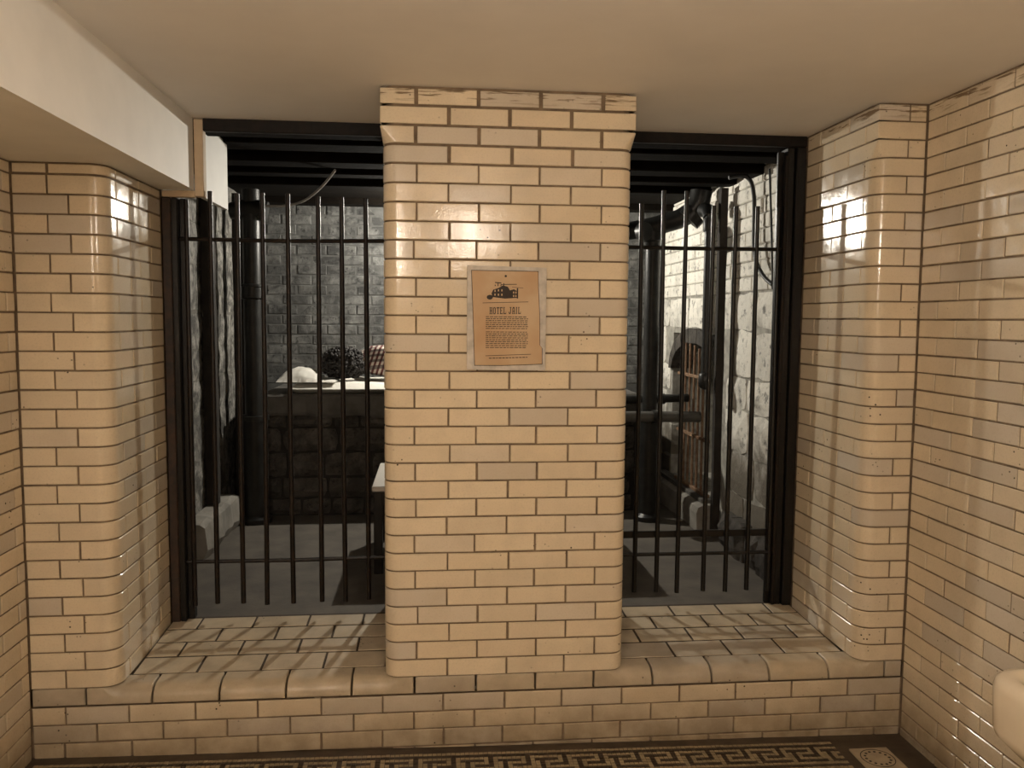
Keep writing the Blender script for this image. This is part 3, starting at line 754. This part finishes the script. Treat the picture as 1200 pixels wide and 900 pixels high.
# folded sheet / pad
def soft_box(x0, x1, y0, y1, z0, z1, nx_, ny_, amp, seed, puff=0.0, rr=.03, ue=1.0):
    r = random.Random(seed); vs = []; fs = []
    ph = [r.uniform(0, 6.28) for _ in range(6)]
    def wr(u, v): return amp*(math.sin(u*9+ph[0]+2*math.sin(v*3))+.6*math.sin(v*11+u*4+ph[1])+.4*math.sin(u*23+ph[2]))
    for lay in (0, 1):
        for j in range(ny_+1):
            for i in range(nx_+1):
                u, v = i/nx_, j/ny_
                ed = min(u*(x1-x0), (1-u)*(x1-x0), v*(y1-y0), (1-v)*(y1-y0))
                rd = math.sqrt(max(0, 1-(1-min(ed/rr, 1))**2)); pf = puff*max(0, math.sin(PI*min(u/ue, 1))*math.sin(PI*v))**.55
                zz = z1-(z1-z0)*.5*(1-rd)+wr(u*3, v*3)*rd+pf if lay else z0+(z1-z0)*.5*(1-rd)
                vs.append((x0+u*(x1-x0)+(wr(v*2,u)*.8 if lay else 0), y0+v*(y1-y0)+wr(u*2,v*2)*.6, zz))
    st = (nx_+1)*(ny_+1)
    for j in range(ny_):
        for i in range(nx_):
            a = j*(nx_+1)+i; fs.append((a, a+nx_+1, a+nx_+2, a+1)); fs.append((st+a, st+a+1, st+a+nx_+2, st+a+nx_+1))
    bd = [i for i in range(nx_+1)]+[j*(nx_+1)+nx_ for j in range(1, ny_+1)]+[ny_*(nx_+1)+i for i in range(nx_-1, -1, -1)]+[j*(nx_+1) for j in range(ny_-1, 0, -1)]
    for a, b in zip(bd, bd[1:]+bd[:1]): fs.append((a, b, st+b, st+a))
    return MB().add(vs, fs)
sh = soft_box(-1.02, .98, 2.45, 3.2, .801, .862, 60, 14, .0035, 3, 0, .02).build('mattress_pad', M['sheet'], None, 70)
tag(sh, 'thin white sheeted pad lying on the stone bench', 'mattress')
pw = soft_box(-1.11, -.735, 2.47, 2.89, .868, .880, 34, 26, .0022, 8, .080, .02, .71).build('pillow', M['pillow'], None, 80)
tag(pw, 'white pillow at the left end of the stone bench', 'pillow')
# sleeping person
ps = thing('person', 'person with dark curly hair and plaid shirt asleep on the stone bench', 'person', (-.3, 2.75, .865))
PZ = .016
def skin_obj(name, verts, edges, radii, mat, root=0, lv=2):
    me = bpy.data.meshes.new(name); L = ps.location
    me.from_pydata([(x-L.x, y-L.y, z-L.z+PZ) for x, y, z in verts], edges, []); me.update()
    o = link(name, me, ps, mat); md_ = o.modifiers.new('Skin', 'SKIN'); md_.use_smooth_shade = True; md_.branch_smoothing = .4
    sv = me.skin_vertices[0].data
    for i, r in enumerate(radii): sv[i].radius = r if isinstance(r, tuple) else (r, r); sv[i].use_root = (i == root)
    sb = o.modifiers.new('Sub', 'SUBSURF'); sb.levels = lv; sb.render_levels = lv
    return o
def chain_builder():
    V, E, R = [], [], []
    def add(p, r, par=None):
        V.append(p); R.append(r); i = len(V)-1
        if par is not None: E.append((par, i))
        return i
    return V, E, R, add
V, E, R, add = chain_builder()
pel = add((.02,2.78,.975), .102); wa = add((-.18,2.78,.97), .095, pel); ch = add((-.38,2.78,.978), .106, wa); sh_ = add((-.54,2.775,.972), .095, ch)
nk = add((-.625,2.765,.965), .055, sh_); hd0 = add((-.67,2.76,.965), .07, nk); hd = add((-.735,2.755,.968), .092, hd0); hd2 = add((-.80,2.75,.968), .075, hd)
for zo, ky in ((1.025, 2.95), (.925, 2.92)):
    hip = add((.10,2.79,zo-.0), .075, pel); kn = add((.43,ky,zo-.02), .055, hip); an = add((.79,ky-.14,zo-.05 if zo > 1 else .91), .04, kn)
    hl = add((.86,ky-.13,zo-.06 if zo > 1 else .905), .034, an); to = add((.89,ky-.01,zo-.06 if zo > 1 else .905), .028, hl)
def arm(sh_p, el, wr_, palm, fdir, side):
    s = add(sh_p, .05, sh_); e = add(el, .04, s); w_ = add(wr_, .027, e); p = add(palm, .024, w_)
    f = Vector(fdir).normalized(); sd = Vector(side).normalized(); P = Vector(palm)
    for k, l in enumerate((.070,.078,.072,.056)):
        b0 = P+f*.028+sd*(k-1.5)*.018; k1 = b0+f*l*.5; k2 = k1+(f*.7+Vector((0,0,-1))*.4).normalized()*l*.5
        a = add(tuple(b0), .0095, p); a = add(tuple(k1), .0085, a); add(tuple(k2), .0075, a)
    b0 = P-f*.01-sd*.034; a = add(tuple(b0), .0105, p); add(tuple(b0+(f*.8-sd*.7).normalized()*.045), .0085, a)
arm((-.52,2.785,1.035), (-.26,2.87,1.035), (-.06,2.99,.97), (0.0,3.03,.955), (.8,.5,-.1), (.3,-.5,.6))
arm((-.52,2.83,.925), (-.58,3.04,.915), (-.74,3.07,.90), (-.80,3.06,.897), (-1,-.1,.12), (0,-1,0))
skin_obj('body', V, E, R, M['skin'], 0)
V, E, R, add = chain_builder()
a = add((-.02,2.78,.985), .115); b = add((-.18,2.78,.982), .11, a); c_ = add((-.36,2.78,.988), .122, b); d_ = add((-.52,2.778,.985), .118, c_); e_ = add((-.60,2.77,.972), .085, d_); e2 = add((-.645,2.763,.967), .066, e_)
for sp, el, wq in (((-.50,2.785,1.035), (-.27,2.87,1.04), (-.08,2.98,.98)), ((-.50,2.84,.935), (-.58,3.03,.925), (-.71,3.06,.915))):
    s_ = add(sp, .066, d_); q_ = add(el, .054, s_); add(wq, .042, q_)
skin_obj('shirt', V, E, R, M['plaid'], 0)
V, E, R, add = chain_builder()
a = add((-.06,2.78,.975), .106); b = add((.03,2.78,.975), .108, a)
for zo, ky in ((1.025, 2.95), (.935, 2.92)):
    h_ = add((.11,2.79,zo), .078, b); k_ = add((.43,ky,zo-.015), .066, h_); add((.76,ky-.13,zo-.05 if zo > 1 else .92), .05, k_)
skin_obj('trousers', V, E, R, M['jeans'], 0)
for zo in (.975, .905):
    MB().sphere((.885, 2.87, zo), (.05,.10,.034), 12, 8).build('shoe', M['cable'], ps, 60)
hr = random.Random(4); mb = MB(); hc = Vector((-.706,2.742,.982))
mb.sphere(tuple(hc), (.15,.115,.104), 20, 12)
for k in range(900):
    th = hr.uniform(0, 2*PI); ph = math.asin(hr.uniform(-.95, 1)); d = Vector((math.cos(ph)*math.cos(th), math.cos(ph)*math.sin(th), math.sin(ph)))
    if d.y > .55 and d.x > -.5: continue               # face side
    p = hc+Vector((d.x*.154, d.y*.118, d.z*.104))*hr.uniform(.95,1.05)
    if p.z < .895: continue
    mb.sphere(tuple(p), hr.uniform(.007,.014), 6, 4)
mb.build('hair', M['hair'], ps, 60)
MB().sphere((-.70,2.853,.968), (.022,.024,.014), 10, 8).build('nose', M['skin'], ps, 60)
for zo in (.935, 1.0): MB().sphere((-.735,2.842,zo), (.010,.010,.014), 10, 8).build('eye', M['eye'], ps, 60)
MB().sphere((-.66,2.838,.968), (.007,.009,.024), 10, 8).build('mouth', M['lip'], ps, 60)
MB().sphere((-.69,2.79,1.055), (.03,.02,.012), 10, 8).build('ear', M['skin'], ps, 60)
# low table behind the pier
tb_ = thing('low_table', 'low white-topped table on dark legs beside the brick pier', 'table', (.2, 1.55, .006))
MB().cbox(-.415, .79, 1.20, 1.88, .425, .452, .004).build('table_top', M['tabletop'], tb_)
for x in (-.385, .76):
    for y in (1.225, 1.855): MB().cbox(x-.022, x+.022, y-.022, y+.022, .006, .425, .003).build('leg', M['iron'], tb_)
MB().box(-.40, .775, 1.205, 1.225, .36, .425).build('apron', M['iron'], tb_)
MB().box(-.40, .775, 1.855, 1.875, .36, .425).build('apron', M['iron'], tb_)

# pipes
def hub_pipe(name, label, x, y, r, zt, hubs, lower=None):
    t = thing(name, label, 'pipe', (x, y, .006)); zb = .006
    if lower:
        MB().lathe([(lower[0]+.02, zb), (lower[0]+.02, zb+.03), (lower[0], zb+.05), (lower[0], lower[1]-.03), (lower[0]+.012, lower[1]-.028), (lower[0]+.012, lower[1])], (x,y,0), 20).build('lower_pipe', M['cpipe'], t, 40); zb = lower[1]-.02
    MB().lathe([(r, zb), (r, zt)], (x,y,0), 20).build('pipe_shaft', M['cpipe'], t, 40)
    for hz in hubs: MB().lathe([(r, hz-.045), (r+.016, hz-.035), (r+.016, hz+.03), (r+.022, hz+.032), (r+.022, hz+.045), (r, hz+.05)], (x,y,0), 20).build('hub', M['cpipe'], t, 40)
    return t
lp_ = hub_pipe('soil_pipe', 'black cast iron pipe with collar before the left cell wall', -1.215, 2.33, .054, 2.06, [1.44], (.078, .68))
MB().tube([(-1.34,2.33,1.93),(-1.215,2.33,1.95),(-1.12,2.33,1.93)], [.05,.066,.06], 12).build('top_tee', M['cpipe'], lp_, 40)
rp_ = hub_pipe('soil_pipe', 'black cast iron pipe with big top bend just right of the brick pier', 1.262, 2.22, .046, 1.86, [1.82], (.062, .70))
MB().lathe([(.022,0),(.03,.004),(.03,.02)], (1.262,2.22,.70), 16).build('joint_ring', M['cpipe'], rp_, 40)
MB().tube([(1.0,2.28,1.83),(1.12,2.25,1.845),(1.26,2.21,1.87),(1.40,2.13,1.91),(1.47,2.10,1.95),(1.51,2.08,2.01),(1.52,2.08,2.075)], [.055,.055,.06,.06,.066,.066,.066], 16).build('bend', M['cpipe'], rp_, 50)
MB().tube([(1.17,2.15,1.83),(1.19,2.11,1.83)], .055, 16).build('cleanout_cap', M['cpipe'], rp_, 40)
MB().tube([(1.445,2.09,1.90),(1.48,2.08,1.94)], .078, 16).build('hub', M['cpipe'], rp_, 40)
hp = thing('horizontal_pipe', 'grey horizontal pipe crossing low behind the right bars', 'pipe', (1.3, 2.12, .69))
MB().tube([(.98,2.08,.692),(1.30,2.09,.69),(1.55,2.09,.688)], .034, 14).build('pipe_run', simple('grey_pipe', (.10,.095,.085), .5, .4, 12, .3), hp, 40)
MB().tube([(1.245,2.088,.69),(1.285,2.09,.69)], .043, 14).build('coupling', M['cpipe'], hp, 40)
hp2 = thing('horizontal_pipe', 'thinner dark pipe above the grey horizontal pipe', 'pipe', (1.3, 2.3, .80))
MB().tube([(1.05,2.30,.775),(1.30,2.31,.78),(1.545,2.32,.785)], .027, 12).build('pipe_run', M['cpipe'], hp2, 40)
MB().tube([(1.345,2.31,.78),(1.385,2.31,.78)], .035, 12).build('coupling', M['cpipe'], hp2, 40)
dn = thing('down_pipe', 'slim black pipe ending in a bulb before the arched doorway', 'pipe', (1.478, 1.80, .93))
MB().lathe([(.024,.97),(.024,1.90)], (1.478,1.80,0), 14).build('pipe_shaft', M['cpipe'], dn, 40)
MB().lathe([(.012,.885),(.034,.90),(.04,.94),(.036,.975),(.026,.985)], (1.478,1.80,0), 14).build('end_cap', M['cpipe'], dn, 50)
MB().lathe([(.03,1.80),(.034,1.81),(.034,1.87),(.03,1.88)], (1.478,1.80,0), 14).build('collar', M['cpipe'], dn, 40)
MB().tube([(1.478,1.80,1.88),(1.485,1.84,1.925),(1.49,1.92,1.94)], [.035,.042,.045], 12).build('elbow', M['cpipe'], dn, 50)
for (nm, lab, x, y, w_, z1) in (('wooden_post', 'dark wooden post against the left cell wall near the bars', -1.377, 1.96, .033, 2.06), ('wooden_post', 'dark wooden post standing beside the left cast iron pipe', -1.328, 2.52, .037, 2.06), ('wooden_post', 'dark wooden post between slim pipe and right cell wall', 1.56, 1.80, .022, 2.05)):
    t = thing(nm, lab, 'post', (x, y, .006)); n_ = 12; vs = []
    for i in range(n_+1):
        zb_ = .21 if y == 1.96 else .006; z = zb_+(z1-zb_)*i/n_
        for sx, sy in ((-1,-1),(1,-1),(1,1),(-1,1)): vs.append((x+sx*w_*rnd.uniform(.88,1.08), y+sy*w_*rnd.uniform(.9,1.05), z))
    MB().add(vs, [(i*4+k, i*4+(k+1)%4, (i+1)*4+(k+1)%4, (i+1)*4+k) for i in range(n_) for k in range(4)]+[(0,1,2,3),(n_*4,n_*4+1,n_*4+2,n_*4+3)]).build('timber', M['post'], t)
# ledges
ld = thing('stone_ledge', 'pale rough stone ledge at the foot of the left cell wall', 'ledge', (-1.36, 2.0, .006))
vs = []; n_ = 10
for i in range(n_+1):
    y = 1.50+.74*i/n_; q = rnd.uniform(-.012,.012)
    vs += [(-1.405,y,.01),(-1.30+q-.01,y,.01),(-1.285+q,y,.06),(-1.30+q*.6,y,.185+q),(-1.33,y,.20+q*.5),(-1.405,y,.205)]
MB().add(vs, [(i*6+k,(i+1)*6+k,(i+1)*6+(k+1)%6,i*6+(k+1)%6) for i in range(n_) for k in range(6)]+[tuple(range(6)), tuple(range(n_*6,n_*6+6))]).build('block', M['ledge'], ld)
rl = thing('stone_ledge', 'long stone step below the barred arched doorway', 'ledge', (1.56, 2.5, .006))
vs = []; n_ = 12
for i in range(n_+1):
    y = 1.90+1.1*i/n_; q = rnd.uniform(-.01,.01)
    vs += [(1.60,y,.01),(1.49+q,y,.01),(1.485+q,y,.12),(1.495+q,y,.155),(1.52,y,.168),(1.60,y,.17)]
MB().add(vs, [(i*6+k,(i+1)*6+k,(i+1)*6+(k+1)%6,i*6+(k+1)%6) for i in range(n_) for k in range(6)]+[tuple(range(6)), tuple(range(n_*6,n_*6+6))]).build('block', M['ledge'], rl)
MB().cbox(1.53, 1.60, 1.96, 2.96, .165, .195, .004).build('threshold', M['slab'], rl)
ft = thing('footing_stone', 'low rubble footing at the base of the right cell wall', 'footing', (1.55, 1.2, .006))
for k in range(5):
    y = .78+k*.19
    link('stone', stone_mesh(.19, .22-.015*(k % 3), 100+k, 'rubble', .06, .03), ft, None, Vector((1.53-.015*(k % 2), y, .10))-ft.location, (0, 0, -PI/2))
# barred arch gate
ag = thing('barred_gate', 'rusty barred gate in the arched doorway of the right cell wall', 'gate', (1.56, 2.3, .195))
for k in range(7):
    y = 2.02+k*.092; dy = (y-(AY0+AY1)/2)/((AY1-AY0)/2); zt = .94+.20*math.sqrt(max(.02, 1-dy*dy))
    MB().tube([(1.575,y,.195),(1.575,y+rnd.uniform(-.004,.004),.6),(1.575,y,zt)], .0085, 8).build('bar', M['rustbar'], ag, 40)
for z in (.93, .545): MB().cbox(1.562, 1.588, 1.995, 2.62, z-.010, z+.010, .002).build('crossbar', M['rustbar'], ag)
MB().cbox(1.56, 1.59, 1.985, 2.64, .195, .215, .002).build('bottom_rail', M['rustbar'], ag)
# cables
def cable(name, label, pts, r, mat, cat='cable'):
    P = [Vector(p) for p in pts]; out = []
    for i in range(len(P)-1):
        p0, p1, p2, p3 = P[max(i-1,0)], P[i], P[i+1], P[min(i+2,len(P)-1)]
        for k in range(6):
            t = k/6; out.append(.5*((2*p1)+(-p0+p2)*t+(2*p0-5*p1+4*p2-p3)*t*t+(-p0+3*p1-3*p2+p3)*t**3))
    out.append(P[-1]); o = MB().tube(out, r, 8).build(name, mat, None, 50); return tag(o, label, cat)
cable('black_cable', 'thick black cable looping down the right cell wall', [(1.45,1.42,2.045),(1.545,1.41,2.05),(1.575,1.38,1.95),(1.575,1.36,1.70),(1.575,1.32,1.60),(1.575,1.22,1.52),(1.575,1.10,1.47)], .011, M['cable'])
cable('black_cable', 'thin cord hanging straight beside the looping cable', [(1.59,1.22,2.06),(1.592,1.20,1.9),(1.592,1.17,1.7),(1.592,1.14,1.45)], .006, M['cable'])
cable('pale_cable', 'pale cable drooping from the cell ceiling behind the left bars', [(-.62,1.55,2.055),(-.72,1.75,1.995),(-.85,2.0,1.955),(-.98,2.15,1.945),(-1.10,2.22,1.95)], .007, M['wcable'])

# ================================================================== LAMPS
bl = thing('cell_lamp', 'bare light bulb under the cell ceiling behind the pier', 'lamp', (CELL_BULB[0][0], CELL_BULB[0][1], 2.12))
bx, by_, bz = CELL_BULB[0]
MB().lathe([(.05,2.12),(.05,2.09),(.022,2.07),(.014,bz+.02)], (bx,by_,0), 14).build('socket', M['porcelain'], bl, 40)
MB().sphere((bx,by_,bz), .021, 16, 10).build('bulb', emit('bulb_glow', CELL_BULB[1], CELL_BULB[2]), bl, 60)
for (lx_, ly_, lz_), lc_, ls_, lr_, lab in ((*ROOM_LAMP, 'round globe lamp hanging from the room ceiling before the pier'), (*ROOM_LAMP_2, 'round globe lamp at the far end of the room behind the viewer')):
    rl_ = thing('ceiling_lamp', lab, 'lamp', (lx_, ly_, ZC))
    MB().lathe([(.07,ZC),(.07,ZC-.02),(.012,ZC-.03),(.012,lz_+lr_+.012),(.05,lz_+lr_+.01),(.05,lz_+lr_-.015)], (lx_,ly_,0), 20).build('rose', M['soffit'], rl_, 40)
    MB().sphere((lx_,ly_,lz_), lr_, 20, 12).build('globe', emit('globe_glow', lc_, ls_), rl_, 60)
